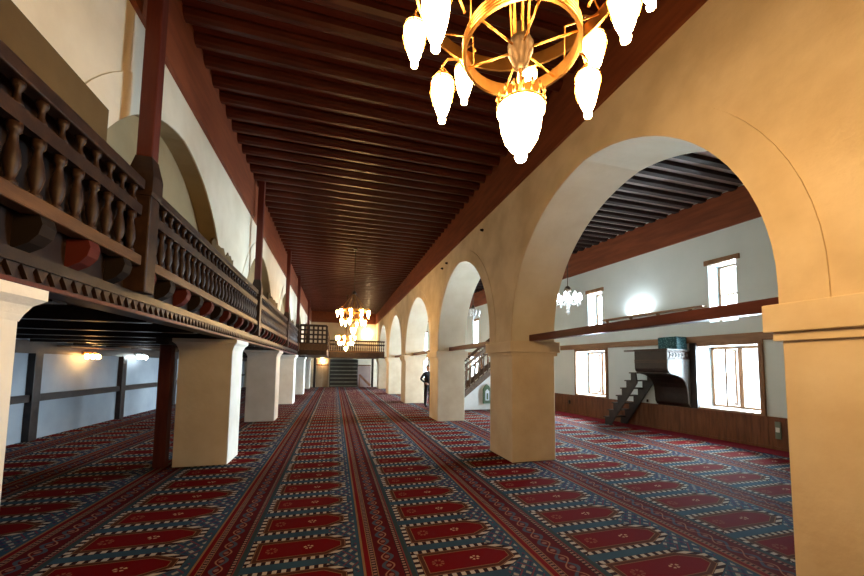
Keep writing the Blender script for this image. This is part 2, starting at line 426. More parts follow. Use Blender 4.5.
# fascias under the ceilings
def fascia(name, mat, x0, x1, z0, z1, label, frame=None, y0=Y0, y1=Y1):
    mb = MB(); mb.box(x0, x1, y0, y1, z0, z1); t = .012 if x0 < x1 else -.012
    o = mb.build(name, mat); return struct(o, label, frame)
fascia('trim_fascia_right', W_RED, XR-.05, XR-.002, 4.95, ZC+.15, 'red brown fascia board under the ceiling on the right arcade')
fascia('trim_fascia_left', W_RED, XL+.002, XL+.05, 4.93, ZC+.15, 'red brown fascia board under the ceiling on the left arcade')
fascia('trim_fascia_aisle', W_RED, XR2+.002, XR2+.05, 5.1, 5.98, 'red brown fascia board on the aisle side of the right arcade')

# ------------------------------------------------------------------ piers
def pier(x0, x1, y0, y1, ztop, imp_h, proj, label, right):
    t = thing('stone_pier', label, 'pier', ((x0+x1)/2, (y0+y1)/2, 0), group='stone piers of the %s arcade' % ('right' if right else 'left'))
    w, l = (x1-x0)/2, (y1-y0)/2
    m = PL_PIER if right else PL_STONE
    box(-w, w, -l, l, 0, ztop-imp_h-.03, bevel=.012).build('shaft', m, t)
    mb = MB()
    if right:
        mb.box(-w-proj, w+proj, -l-proj, l+proj, ztop-imp_h, ztop, bevel=.008)
        mb.box(-w-proj*.45, w+proj*.45, -l-proj*.45, l+proj*.45, ztop-imp_h-.06, ztop-imp_h+.01)
    else:
        a, b = proj, .02
        prof = [(0, ztop-imp_h-.04), (.012, ztop-imp_h), (proj*.45, ztop-imp_h+.05), (proj, ztop-imp_h+.09), (proj, ztop)]
        bmv = [[mb.bm.verts.new((sx*(w+e), sy*(l+e), z)) for sx, sy in ((-1,-1),(1,-1),(1,1),(-1,1))] for e, z in prof]
        for A, B in zip(bmv, bmv[1:]):
            for j in range(4): mb.bm.faces.new((A[j], A[(j+1)%4], B[(j+1)%4], B[j]))
        mb.bm.faces.new(bmv[0][::-1]); mb.bm.faces.new(bmv[-1])
    mb.build('impost', m, t)
    return t
RL = ['pier of the right arcade behind the viewer', 'broad ochre pier with thick impost at the right edge of the view',
      'ochre square pier standing between the first and second right arches', 'pale square pier with the tie beam running to the stair, third on the right',
      'square pier behind the person in black, fourth on the right', 'fifth square pier of the right arcade, pale on its near face', 'last square pier of the right arcade under the far gallery']
LLb = ['pier of the left arcade behind the viewer', 'rough pale pier at the left edge of the view', 'cream pier beside the dark red post, nearest whole one on the left',
       'grey cream pier second whole one on the left', 'third whole pier along the left side', 'fourth whole pier along the left side', 'farthest narrow pier along the left side']
for i, (a, b) in enumerate(PIER_R): pier(XR, XR2, a, b, ZI-.004, .20, .075, RL[i], True)
for i, (a, b) in enumerate(PIER_L): pier(-2.5, -1.70, a, b, 2.11, .15, .075, LLb[i], False)

# ------------------------------------------------------------------ tie beams
for i in range(1, 6):
    a, b = PIER_R[i][1]-.25, PIER_R[i+1][0]+.35
    o = box(3.42, 3.56, a, b, 2.175, 2.29, bevel=.012).build('tie_beam', W_TIE)
    tag(o, 'dark red timber tie beam across the %s arch on the right' % ORD[i-1], 'beam', 'tie beams of the right arcade')

# ------------------------------------------------------------------ right wall with windows, in its own frame
def holed_wall(name, mat, x0, x1, s0, s1, z0, z1, holes):
    ss = sorted({s0, s1} | {h[0] for h in holes} | {h[1] for h in holes}); zz = sorted({z0, z1} | {h[2] for h in holes} | {h[3] for h in holes})
    mb = MB(); bm = mb.bm
    def solid(i, j):
        if i < 0 or j < 0 or i >= len(ss)-1 or j >= len(zz)-1: return None
        c, d = (ss[i]+ss[i+1])/2, (zz[j]+zz[j+1])/2
        return not any(h[0] < c < h[1] and h[2] < d < h[3] for h in holes)
    def q(*ps): bm.faces.new([bm.verts.new(p) for p in ps])
    for i in range(len(ss)-1):
        for j in range(len(zz)-1):
            if not solid(i, j): continue
            a, b, c, d = ss[i], ss[i+1], zz[j], zz[j+1]
            for x in (x0, x1): q((x, a, c), (x, b, c), (x, b, d), (x, a, d))
            if not solid(i-1, j): q((x0, a, c), (x1, a, c), (x1, a, d), (x0, a, d))
            if not solid(i+1, j): q((x0, b, c), (x1, b, c), (x1, b, d), (x0, b, d))
            if not solid(i, j-1): q((x0, a, c), (x1, a, c), (x1, b, c), (x0, b, c))
            if not solid(i, j+1): q((x0, a, d), (x1, a, d), (x1, b, d), (x0, b, d))
    bmesh.ops.remove_doubles(bm, verts=bm.verts[:], dist=1e-5)
    return mb.build(name, mat)
holes = [(s-.66, s+.66, .72, 2.27) for s in WIN_LOW] + [(s-.31, s+.31, 2.86, 4.30) for s in WIN_HIGH]
o = holed_wall('wall_right', PL_WHITE, 0, .75, -13.5, 22.5, 0, 6.1, holes); struct(o, 'white plastered right wall with deep windows', RW)
fascia('trim_fascia_right_wall', W_RED, -.05, -.002, 5.12, 5.98, 'red brown boarded fascia at the top of the right wall', RW, -13, 21)
# dado
mb = MB()
s = -13
while s < 21:
    mb.box(-.035, -.004, s+.004, s+.146, .04, .645); s += .15
mb.box(-.05, -.004, -13, 21, .645, .69); mb.box(-.045, -.004, -13, 21, 0, .07)
o = mb.build('baseboard_right', W_DADO); struct(o, 'brown wooden dado of upright boards along the right wall', RW)
o = box(-.06, -.004, -13, 21, 2.36, 2.53).build('trim_belt_right', W_BELT); struct(o, 'long brown timber belt above the lower windows of the right wall', RW)

def low_window(k, s):
    fr = MB()
    for a in (-.74, .66): fr.box(-.065, -.003, s+a-.0, s+a+.08, .69, 2.36)
    fr.box(-.06, -.003, s-.66, s+.66, 2.27, 2.36); fr.box(-.075, .1, s-.70, s+.70, .685, .735)
    o = fr.build('window_%d' % k, W_FRAME); struct(o, 'deep white lower window %d of the right wall in a brown timber frame' % k, RW)
    c = MB(); x0, x1 = .52, .58
    for a, b in ((-.66, -.60), (-.05, .05), (.60, .66)): c.box(x0, x1, s+a, s+b, .72, 2.27)
    for a, b in ((.72, .80), (2.20, 2.27)): c.box(x0, x1, s-.66, s+.66, a, b)
    c.build('casement_frame', W_FRAME, o)
    box(.545, .552, s-.61, s+.61, .78, 2.21).build('window_pane', GLASS, o)
    box(.02, .52, s-.655, s+.655, .722, .745).build('window_sill', WHITE_PAINT, o)
    # one leaf stands open into the recess
    lf = MB(); w = .42
    for a, b in ((0, .045), (w-.045, w)): lf.box(x0-w+a, x0-w+b, s+.07, s+.105, .82, 2.18)
    for a, b in ((.82, .90), (2.13, 2.18)): lf.box(x0-w, x0, s+.07, s+.105, a, b)
    lf.build('open_leaf', W_FRAME, o)
    return o
for k, s in enumerate(WIN_LOW): low_window(k+1, s)
for k, s in enumerate(WIN_HIGH):
    fr = MB()
    fr.box(-.05, .06, s-.40, s+.38, 4.30, 4.42)
    o = fr.build('window_%d' % (k+11), W_FRAME); struct(o, 'small upper window %d of the right wall under a wooden lintel' % (k+1), RW)
    c = MB()
    for a, b in ((-.31, -.26), (.26, .31)): c.box(.40, .45, s+a, s+b, 2.86, 4.30)
    for a, b in ((2.86, 2.91), (4.25, 4.30), (3.55, 3.59)): c.box(.40, .45, s-.31, s+.31, a, b)
    c.build('casement_frame', W_FRAME, o); box(.42, .426, s-.28, s+.28, 2.9, 4.26).build('window_pane', GLASS, o)

# ledge with floodlight, small plaque, sockets
t = thing('wall_ledge', 'long narrow brown ledge under the floodlight between the upper windows', 'shelf', (0, .05, 3.25), frame=RW)
box(-.17, -.003, -1.68, 1.70, 0, .045, bevel=.006).build('board', W_BELT, t); 
for y in (-1.3, -.4, .5, 1.4): MB().prism([(-.14, 0), (-.003, 0), (-.003, -.12)], 'y', y-.02, y+.02).build('bracket', W_BELT, t)
t = thing('floodlight', 'bright white floodlight lying on the long ledge of the right wall', 'lamp', (-.085, .28, 3.296), frame=RW)
box(-.06, .05, -.3, .3, 0, .03, bevel=.005).build('housing', STEEL, t); box(-.05, .04, -.28, .28, .03, .036).build('lens', LED, t)
o = box(-.03, -.002, 1.05, 1.5, 2.92, 3.06, bevel=.005).build('wooden_plaque', W_FRAME); o.matrix_world = RW
tag(o, 'small brown wooden plaque below the ledge on the right wall', 'plaque')
t = thing('socket_box', 'grey green socket box on the dado beside the large window', 'socket', (-.038, -2.98, .43), frame=RW)
box(-.035, 0, -.05, .05, -.19, .17, bevel=.008).build('housing', PLASTIC_G, t); box(-.045, -.035, -.035, .035, -.05, .05, bevel=.004).build('cover_plate', WHITE_PLASTIC, t)
o = MB().lathe([(.001, -.075), (.045, -.06), (.05, 0), (.045, .06), (.001, .075)], 10).build('slipper_hook', W_BLACK)
o.matrix_world = RW @ Matrix.Translation((-.07, 3.26, .42)) @ Matrix.Scale(.6, 4, (1, 0, 0)); o.name = 'oval_handle'
tag(o, 'small dark oval handle on the dado left of the far lower window', 'handle')
t = thing('night_light', 'tiny white socket light on the wall under the pulpit', 'lamp', (-.003, .06, .75), frame=RW)
box(-.03, 0, -.04, .04, -.04, .04, bevel=.006).build('base', WHITE_PLASTIC, t); box(-.075, -.03, -.02, .02, -.03, .05, bevel=.008).build('plug', W_BLACK, t)

# ------------------------------------------------------------------ preaching pulpit on the right wall
t = thing('pulpit', 'dark wooden wall pulpit with ogee underside and white carved side', 'pulpit', (0, 0, 0), frame=RW)
S0, S1 = -1.20, -.25
og = [(.90, 2.16), (.90, 1.70), (.875, 1.63), (.82, 1.585), (.74, 1.555), (.62, 1.535), (.50, 1.51), (.39, 1.465), (.30, 1.40), (.225, 1.31), (.18, 1.20), (.155, 1.05), (.145, .90), (.13, .80), (.08, .73), (.003, .68)]
ogx = [(-n, z) for n, z in og]
mb = MB()                                      # curved front as a thick shell
inner = [(-max(n-.05, .003), z+(.0 if i < 2 else .04)) for i, (n, z) in enumerate(og)]
for i in range(len(ogx)-1):
    P = [ogx[i], ogx[i+1], inner[i+1], inner[i]]
    A = [mb.bm.verts.new((p[0], S0+.03, p[1])) for p in P]; B = [mb.bm.verts.new((p[0], S1, p[1])) for p in P]
    mb.bm.faces.new(A); mb.bm.faces.new(B[::-1])
    for j in range(4): mb.bm.faces.new((A[j], A[(j+1)%4], B[(j+1)%4], B[j]))
bmesh.ops.remove_doubles(mb.bm, verts=mb.bm.verts[:], dist=1e-5)
mb.build('front_shell', W_BLACK, t)
mb = MB(); poly = [(-.003, 2.16)] + ogx
mb.prism(poly[:], 'y', S0, S0+.03); mb.build('side_panel', PULPIT_SIDE, t)
mb = MB(); mb.prism(poly[:], 'y', S1-.03, S1-.002); mb.build('side_panel', W_BLACK, t)
mb = MB(); mb.box(-.87, -.05, S0+.04, S1-.04, 1.57, 1.60); mb.build('floor_board', W_BLACK, t)
mb = MB()
for z0, z1, e in ((2.16, 2.205, .03), (1.90, 1.925, .012), (1.855, 1.875, .018)):
    mb.box(-.90-e, -.895, S0-.0, S1+.0, z0, z1)
mb.box(-.93, -.80, S0-.02, S1+.32, 2.16, 2.20); mb.build('front_rail', W_DARK, t)
mb = MB()
for z0, z1, e in ((2.165, 2.195, .025), (1.90, 1.92, .02), (1.83, 1.845, .02)): mb.box(-.90, -.003, S0-e, S0+.001, z0, z1)
mb.build('side_moulding', PULPIT_SIDE, t)
# carved lattice band on the white side
mb = MB(); n = 7
for i in range(n):
    c = -.84+.78*(i+.5)/n; w = .78/n/2
    for sg in (-1, 1):
        mb.bar((c-sg*w*.9, S0-.008, 1.95), (c+sg*w*.9, S0-.008, 2.135), .026, .014, (0, 1, 0))
    mb.bar((c, S0-.008, 1.95), (c, S0-.008, 2.135), .012, .01, (0, 1, 0))
mb.box(-.87, -.04, S0-.012, S0, 1.935, 1.95); mb.box(-.87, -.04, S0-.012, S0, 2.135, 2.15)
mb.build('carved_band', W_DARK, t)
mb = MB(); mb.box(-.10, -.003, -1.38, -1.215, .70, 2.36); mb.build('wall_post', W_BLACK, t)
o = thing('draped_lectern', 'low reading desk covered with teal patterned cloth standing in the pulpit', 'lectern', (-.32, -.99, 1.60), frame=RW)
m, nt, b = new_mat('teal_patterned_cloth')
tc = nt.nodes.new('ShaderNodeTexCoord'); vo = nt.nodes.new('ShaderNodeTexVoronoi'); vo.inputs['Scale'].default_value = 26; nt.links.new(tc.outputs['Object'], vo.inputs['Vector'])
nt.links.new(mix(nt, X(vo.outputs['Distance']) < .38, (.012, .06, .075), (.09, .20, .21)), b.inputs['Base Color']); b.inputs['Roughness'].default_value = .9
mb = MB(); mb.box(-.20, .20, -.19, .33, .30, .93, bevel=.02); mb.build('cloth_cover', m, o)
for a in (-.15, .15):
    for c in (-.14, .28): box(a-.02, a+.02, c-.02, c+.02, 0, .32).build('leg', W_BLACK, o)

# stair up to the pulpit
t = thing('pulpit_stair', 'small open dark wooden stair leading up to the wall pulpit', 'stairs', (0, 0, 0), frame=RW)
NS = 7; sA, sB, zT = .93, -.17, 1.57
def step_pt(i): return sA+(sB-sA)*i/NS, zT*i/NS
for n0, n1 in ((.74, .78), (.10, .14)):
    pts = []
    for i in range(NS):
        s_, z_ = step_pt(i); s2, z2 = step_pt(i+1)
        pts += [(s_, z_+.0), (s_, z2-.02), (s2, z2-.02)]
    low = [(sB-.03, zT-.28), (sA-.20, .0)]
    pts = pts + low
    MB().prism(pts, 'x', -n1, -n0).build('stringer', W_BLACK, t)
for i in range(NS):
    s_, z_ = step_pt(i+1); s0_, _ = step_pt(i)
    box(-.81, -.08, s_-.02, s0_+.035, z_-.02, z_+.012, bevel=.004).build('tread', W_BLACK, t)

# ------------------------------------------------------------------ end walls and closing walls
o = box(LB-.3, 13, Y1, Y1+.3, 0, 6.2).build('wall_far', PL_CREAM); struct(o, 'cream far end wall')
o = box(LB-.3, 13, Y0-.3, Y0, 0, 6.2).build('wall_near', PL_CREAM); struct(o, 'end wall behind the viewer')
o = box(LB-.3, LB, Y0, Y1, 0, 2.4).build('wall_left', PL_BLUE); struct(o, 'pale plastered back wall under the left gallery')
o = box(XL+.05, XR-.05, Y1-.05, Y1-.002, 4.95, ZC+.14).build('trim_fascia_far', W_RED); struct(o, 'red brown fascia board on the far end wall')

# timber frame on the left back wall
mb = MB(); mb.box(LB+.002, LB+.09, Y0, Y1, .83, .985); o = mb.build('trim_left_rail', W_BLACK); struct(o, 'dark timber rail along the left back wall')
mb = MB(); mb.box(LB+.002, LB+.14, Y0, Y1, 1.87, 2.14); o = mb.build('trim_left_plate', W_BLACK); struct(o, 'dark timber plate on top of the left back wall')
for i, y in enumerate((2.6, 6.3, 9.95, 13.3, 17.0, 20.6, 24.2)):
    o = box(LB+.003, LB+.13, y-.11, y+.11, 0, 1.88, bevel=.008).build('wall_stud', W_BLACK)
    tag(o, 'dark timber upright on the left back wall, %s from the viewer' % ORD[i], 'post', 'timber uprights of the left back wall')
def sconce(name, label, y, z, mat, warm):
    t = thing(name, label, 'lamp', (LB+.145, y, z))
    box(0, .03, -.16, .16, -.02, .06, bevel=.006).build('back_plate', BRASS if warm else STEEL, t)
    for k in (-.22, 0, .22): MB().tube([(.02, k*.5, .02), (.08, k*.8, .05), (.13, k, 0)], .010).build('arm', BRASS if warm else STEEL, t)
    g = MB().lathe([(.012, .0), (.04, -.015), (.05, -.06), (.045, -.10), (.02, -.125), (.004, -.13)], 10).build('lamp_shade', mat, t, (.135, -.22, 0))
    rep(g, t, (.135, 0, 0)); rep(g, t, (.135, .22, 0))
sconce('wall_lamp', 'warm yellow three armed lamp on the left back wall', 11.45, 1.90, SCONCE_W, True)
sconce('wall_lamp', 'cool white three armed lamp on the left back wall', 13.95, 1.93, SCONCE_C, False)
t = thing('lit_beam_strip', 'narrow wooden board standing for the lamplit underside of the beam on the left back wall', 'shelf', (LB+.145, 11.4, 2.05))
box(0, .26, -1.0, 1.0, 0, .025).build('board', W_RAIL, t)  # paler board stands for the lit stretch of the beam's underside
t = thing('timber_post', 'dark red timber post beside the nearest whole left pier', 'post', (-2.70, 7.06, 0))
box(-.085, .085, -.085, .085, 0, 2.0, bevel=.012).build('shaft', W_POST, t); box(-.09, .09, -.22, .22, 2.0, 2.11, bevel=.01).build('bolster', W_BLACK, t)

# ------------------------------------------------------------------ left gallery
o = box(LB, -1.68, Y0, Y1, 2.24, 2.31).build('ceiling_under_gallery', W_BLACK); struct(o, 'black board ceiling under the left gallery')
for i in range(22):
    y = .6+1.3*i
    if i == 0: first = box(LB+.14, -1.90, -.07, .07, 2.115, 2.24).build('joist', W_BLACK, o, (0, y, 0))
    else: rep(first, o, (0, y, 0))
GY1 = 17.6
t = thing('gallery_beam', 'long dark gallery beam with carved sawtooth edge on the left piers', 'beam', (-1.74, 0, 0))
box(-.16, .02, Y0, GY1-.07, 2.13, 2.30).build('beam', W_GAL, t)
mb = MB(); y = -.5
while y < GY1:
    mb.prism([(y, 2.245), (y+.10, 2.245), (y+.05, 2.165)], 'x', .02, .045); y += .105
mb.box(.02, .05, -.5, GY1, 2.245, 2.285); mb.build('sawtooth_moulding', W_GAL, t)
box(.0, .03, -.5, GY1, 2.135, 2.16).build('lower_moulding', W_POST, t)
# brackets under the parapet
def bracket(mat):
    mb = MB(); p = [(-.12, 2.53), (.10, 2.53), (.115, 2.48), (.10, 2.42), (.06, 2.37), (0, 2.335), (-.12, 2.30)]
    return MB().prism(p, 'y', -.055, .055)
b1 = b2 = None; y = 1.35; k = 0; nb = 0
while y < GY1-.1:
    m = RED_END if k % 2 == 0 else GREY_END
    if k == 0: b1 = bracket(m).build('bracket', m, t, (0, y, 0))
    elif k == 1: b2 = bracket(m).build('bracket', m, t, (0, y, 0))
    else: rep(b1 if k % 2 == 0 else b2, t, (0, y, 0))
    y += .42; k += 1
box(-.14, -.02, -.5, GY1, 2.30, 2.54).build('backing_board', W_BLACK, t)

POSTS = [-1.1, 3.75, 8.60, 13.6, GY1-.16]
BAL = [(.026, 0), (.026, .03), (.014, .045), (.022, .08), (.030, .13), (.026, .19), (.016, .25), (.014, .29), (.024, .305), (.026, .35)]
BAL = [(q*1.3, z) for q, z in BAL]
SPN = [(.030, 0), (.028, .02), (.014, .05), (.014, .085), (.028, .115), (.030, .14)]
balm = spnm = None
def balustrade(label, a, b, x=-1.68, rot=None, pitch=.165, loc=None, worn=True, group='carved balustrades of the left gallery'):
    global balm, spnm
    t = thing('balustrade', label, 'railing', loc or (x, a, 2.53), rot or 0, group)
    L = b-a
    box(-.055, .055, 0, L, 0, .09, bevel=.01).build('bottom_rail', W_RAIL if worn else W_GAL, t)
    box(-.032, .032, 0, L, .44, .53).build('middle_rail', W_GAL, t)
    box(-.045, .045, 0, L, .67, .76, bevel=.01).build('top_rail', W_GAL, t)
    if worn and not rot: box(-.14, -.115, -.1, L+.1, -.2, .74).build('gap_dark_board', W_BLACK, t)  # black board added behind the balusters to keep their gaps dark
    n = int(L/pitch); st = L/n
    for i in range(n):
        y = st*(i+.5)
        if balm is None:
            balm = MB().lathe(BAL, 8).build('baluster', W_GAL, t, (0, y, .09)); spnm = MB().lathe(SPN, 8).build('spindle', W_GAL, t, (0, y, .53))
        else: rep(balm, t, (0, y, .09)); rep(spnm, t, (0, y, .53))
    return t
GL = ['left gallery balustrade section at the left edge, before the nearest red post', 'left gallery balustrade section between the nearest and second posts',
      'left gallery balustrade section between the second and third posts', 'left gallery balustrade section ending at the lattice platform']
for i in range(4): balustrade(GL[i], POSTS[i]+(.11 if i else .6), POSTS[i+1]-.11)
PL = ['', 'tall dark red gallery post, nearest one crossing the left arch', 'second tall red gallery post along the left side', 'third tall red gallery post along the left side', 'fourth tall red gallery post at the lattice platform', 'fifth slim red gallery post beyond the lattice platform']
for i, y in list(enumerate(POSTS))[1:] + [(5, 23.8)]:
    t = thing('gallery_post', PL[i], 'post', (-1.685, y, 2.31 if i < 5 else 2.423), group='red posts of the left gallery')
    mb = MB(); mb.box(-.085, .085, -.085, .085, 0, .86, bevel=.012); mb.build('base_block', W_GAL, t)
    mb = MB(); pr_ = [(.085, .86), (.095, .90), (.095, 1.05), (.062, 1.22)]
    rings = [[mb.bm.verts.new((sx*w, sy*w, z)) for sx, sy in ((-1,-1),(1,-1),(1,1),(-1,1))] for w, z in pr_]
    for A, B in zip(rings, rings[1:]):
        for j in range(4): mb.bm.faces.new((A[j], A[(j+1)%4], B[(j+1)%4], B[j]))
    mb.bm.faces.new(rings[0][::-1]); mb.bm.faces.new(rings[-1]); mb.build('collar', W_GAL, t)
    box(-.062, .062, -.062, .062, 1.22, ZC-(2.31 if i < 5 else 2.42)+.06, bevel=.012).build('shaft', W_POST, t)

# lattice platform and far gallery
t = thing('lattice_platform', 'wooden platform with square lattice front at the end of the left gallery', 'balcony', (0, 0, 0))
box(-1.67, -.40, GY1, 23.47, 2.14, 2.42).build('deck', W_GAL, t)
box(-1.58, -.36, GY1-.05, GY1, 2.36, 2.66).build('edge_board', W_RAIL, t)
def lattice(p, q, z0, z1, nx, nz):
    mb = MB(); p, q = Vector(p), Vector(q)
    for i in range(nx+1):
        c = p.lerp(q, i/nx); mb.bar((c.x, c.y, z0), (c.x, c.y, z1), .09 if i in (0, nx) else .075, .05)
    for j in range(nz+1):
        z = z0+(z1-z0)*j/nz; mb.bar((p.x, p.y, z), (q.x, q.y, z), .04, .10 if j in (0, nz) else .075)
    return mb
lattice((-1.58, GY1, 0), (-.42, GY1, 0), 2.66, 3.50, 6, 4).build('lattice_front', W_GAL, t)
lattice((-.42, GY1+.05, 0), (-.42, 23.4, 0), 2.5, 3.42, 20, 4).build('lattice_side', W_GAL, t)
t = thing('far_gallery', 'dark wooden gallery across the far end of the central aisle', 'balcony', (0, 0, 0))
box(-1.66, XR-.01, 23.6, Y1-.06, 2.20, 2.42).build('deck', W_GAL, t); box(-.42, XR-.01, 23.5, 23.6, 2.14, 2.50).build('front_beam', W_GAL, t)
balustrade('low balustrade on the front of the far gallery', 0, XR+.36, loc=(-.36, 23.55, 2.50), rot=-pi/2, pitch=.13, group=None)
for x in (-1.45, 2.78):
    o = box(-.08, .08, -.08, .08, 0, 2.19).build('timber_post', W_BLACK, None, (x, 28.3, 0))
    tag(o, 'dark timber post under the far gallery, %s of the bookcase' % ('left' if x < 0 else 'right'), 'post')

# far end wall furniture under the gallery
t = thing('bookcase', 'wide dull green bookcase of open shelves against the far wall', 'bookcase', (.66, Y1-.32, 0))
box(-1.04, 1.04, .27, .30, 0, 2.12).build('back_panel', SHELF_BACK, t)
for x in (-1.02, 0, 1.02): box(x-.025, x+.025, 0, .27, 0, 2.12).build('upright', SHELF_BACK, t)
for k in range(8): box(-1.0, 1.0, -.012, .27, .06+.29*k, .13+.29*k).build('shelf', SHELF, t)
t = thing('cream_panel_door', 'cream double door lit by the warm lamp left of the bookcase', 'door', (-.92, Y1-.004, 0))
for x in (-.44, 0): box(x, x+.43, -.04, 0, 0, 1.62).build('door_leaf', CREAM_DOOR, t)
box(-.46, .46, -.05, 0, 1.63, 1.72).build('head_rail', W_DADO, t); box(-.45, .44, -.028, 0, 1.73, 2.15).build('top_panel', CREAM_DOOR, t)
t = thing('sconce', 'warm lamp glowing above the cream door at the far end', 'lamp', (-.92, Y1-.10, 1.95))
box(-.06, .06, 0, .066, -.04, .04).build('back_plate', BRASS, t); MB().lathe([(.03, -.06), (.07, 0), (.05, .06)], 10).build('lamp_shade', WALL_GLOW, t, (0, -.1, 0))
t = thing('mauve_partition', 'mauve wall panel behind the little stair at the far end', 'panel', (2.22, Y1-.004, 0))
box(-.5, .5, -.03, 0, 0, 1.62).build('panel', MAUVE, t); box(-.5, .5, -.045, 0, 1.63, 1.72).build('head_rail', W_DADO, t)
t = thing('small_stair', 'small reddish wooden stair beside the bookcase at the far end', 'stairs', (2.26, Y1-.5, 0))
for y in (0, .3): MB().bar((-.44, y, .95), (.40, y, .12), .04, .16).build('stringer', W_STAIR, t)
for k in range(4): box(-.42+.21*k, -.20+.21*k, -.02, .32, .76-.2*k, .79-.2*k).build('tread', W_STAIR, t)
MB().bar((-.42, .15, 0), (-.42, .15, .8), .06).build('leg', W_STAIR, t)
t = thing('wall_lamp', 'bright warm lamp high on the far wall above the far gallery', 'lamp', (2.35, Y1-.06, 4.15))
box(-.1, .1, 0, .05, -.05, .05).build('back_plate', BRASS, t); MB().lathe([(.05, -.1), (.12, 0), (.09, .1)], 12).build('lamp_shade', WALL_GLOW, t, (0, -.15, 0))

# ------------------------------------------------------------------ minbar (stair pulpit) in the right aisle
t = thing('minbar', 'tall minbar stair with dark baluster railing and white side beyond the second arch', 'pulpit', (0, 13.2, 0))
def zs(x): return .46+.80*(x-4.77)
x0, x1 = 4.20, 8.3
MB().prism([(x0, .02), (x1, .02), (x1, zs(x1)-.02), (x0, zs(x0)-.02)], 'y', .02, .88).build('side_wall', WHITE_PAINT, t)
for y in (0, .86):
    MB().bar((x0, y+.02, zs(x0)+.10), (x1, y+.02, zs(x1)+.10), .06, .20).build('stringer', W_MINBAR, t)
    MB().bar((x0, y+.02, zs(x0)+1.18), (x1, y+.02, zs(x1)+1.18), .07, .10).build('hand_rail', W_MINBAR, t)
    MB().bar((x0, y+.02, zs(x0)+.94), (x1, y+.02, zs(x1)+.94), .05, .06).build('upper_rail', W_MINBAR, t)
    bb = None; x = x0+.1
    while x < x1-.05:
        if bb is None:
            bb = MB().lathe([(.04, 0), (.04, .06), (.022, .10), (.036, .25), (.045, .38), (.034, .52), (.022, .62), (.04, .66), (.04, .72)], 8).build('baluster', W_MINBAR, t, (x, y+.02, zs(x)+.20))
        else: rep(bb, t, (x, y+.02, zs(x)+.20))
        x += .19
    rb = None; x = x0+.15
    while x < x1-.05:
        ringp = [(x+.075*cos(q*pi/5), y+.02, zs(x)+1.055+.075*sin(q*pi/5)) for q in range(10)]
        if rb is None: rb = MB().tube([(.06*cos(q*pi/5), 0, .06*sin(q*pi/5)) for q in range(10)], .014, 5, True).build('rail_ring', W_MINBAR, t, (x, y+.02, zs(x)+1.05))
        else: rep(rb, t, (x, y+.02, zs(x)+1.05))
        x += .19
o = thing('green_lantern_box', 'little green arched lantern box against the white side of the minbar stair', 'lantern', (5.74, 13.10, .26))
mb = MB(); mb.prism([(-.15, 0), (.15, 0), (.15, .55), (.09, .66), (0, .74), (-.09, .66), (-.15, .55)], 'y', 0, .10); mb.build('case', GREEN_BOX, o)
mb = MB(); mb.prism([(-.08, .12), (.08, .12), (.08, .48), (0, .56), (-.08, .48)], 'y', -.012, 0); mb.build('glass_front', CRYSTAL, o)
box(-.035, .035, -.02, -.01, .16, .40).build('candle', GREEN_BOX, o)

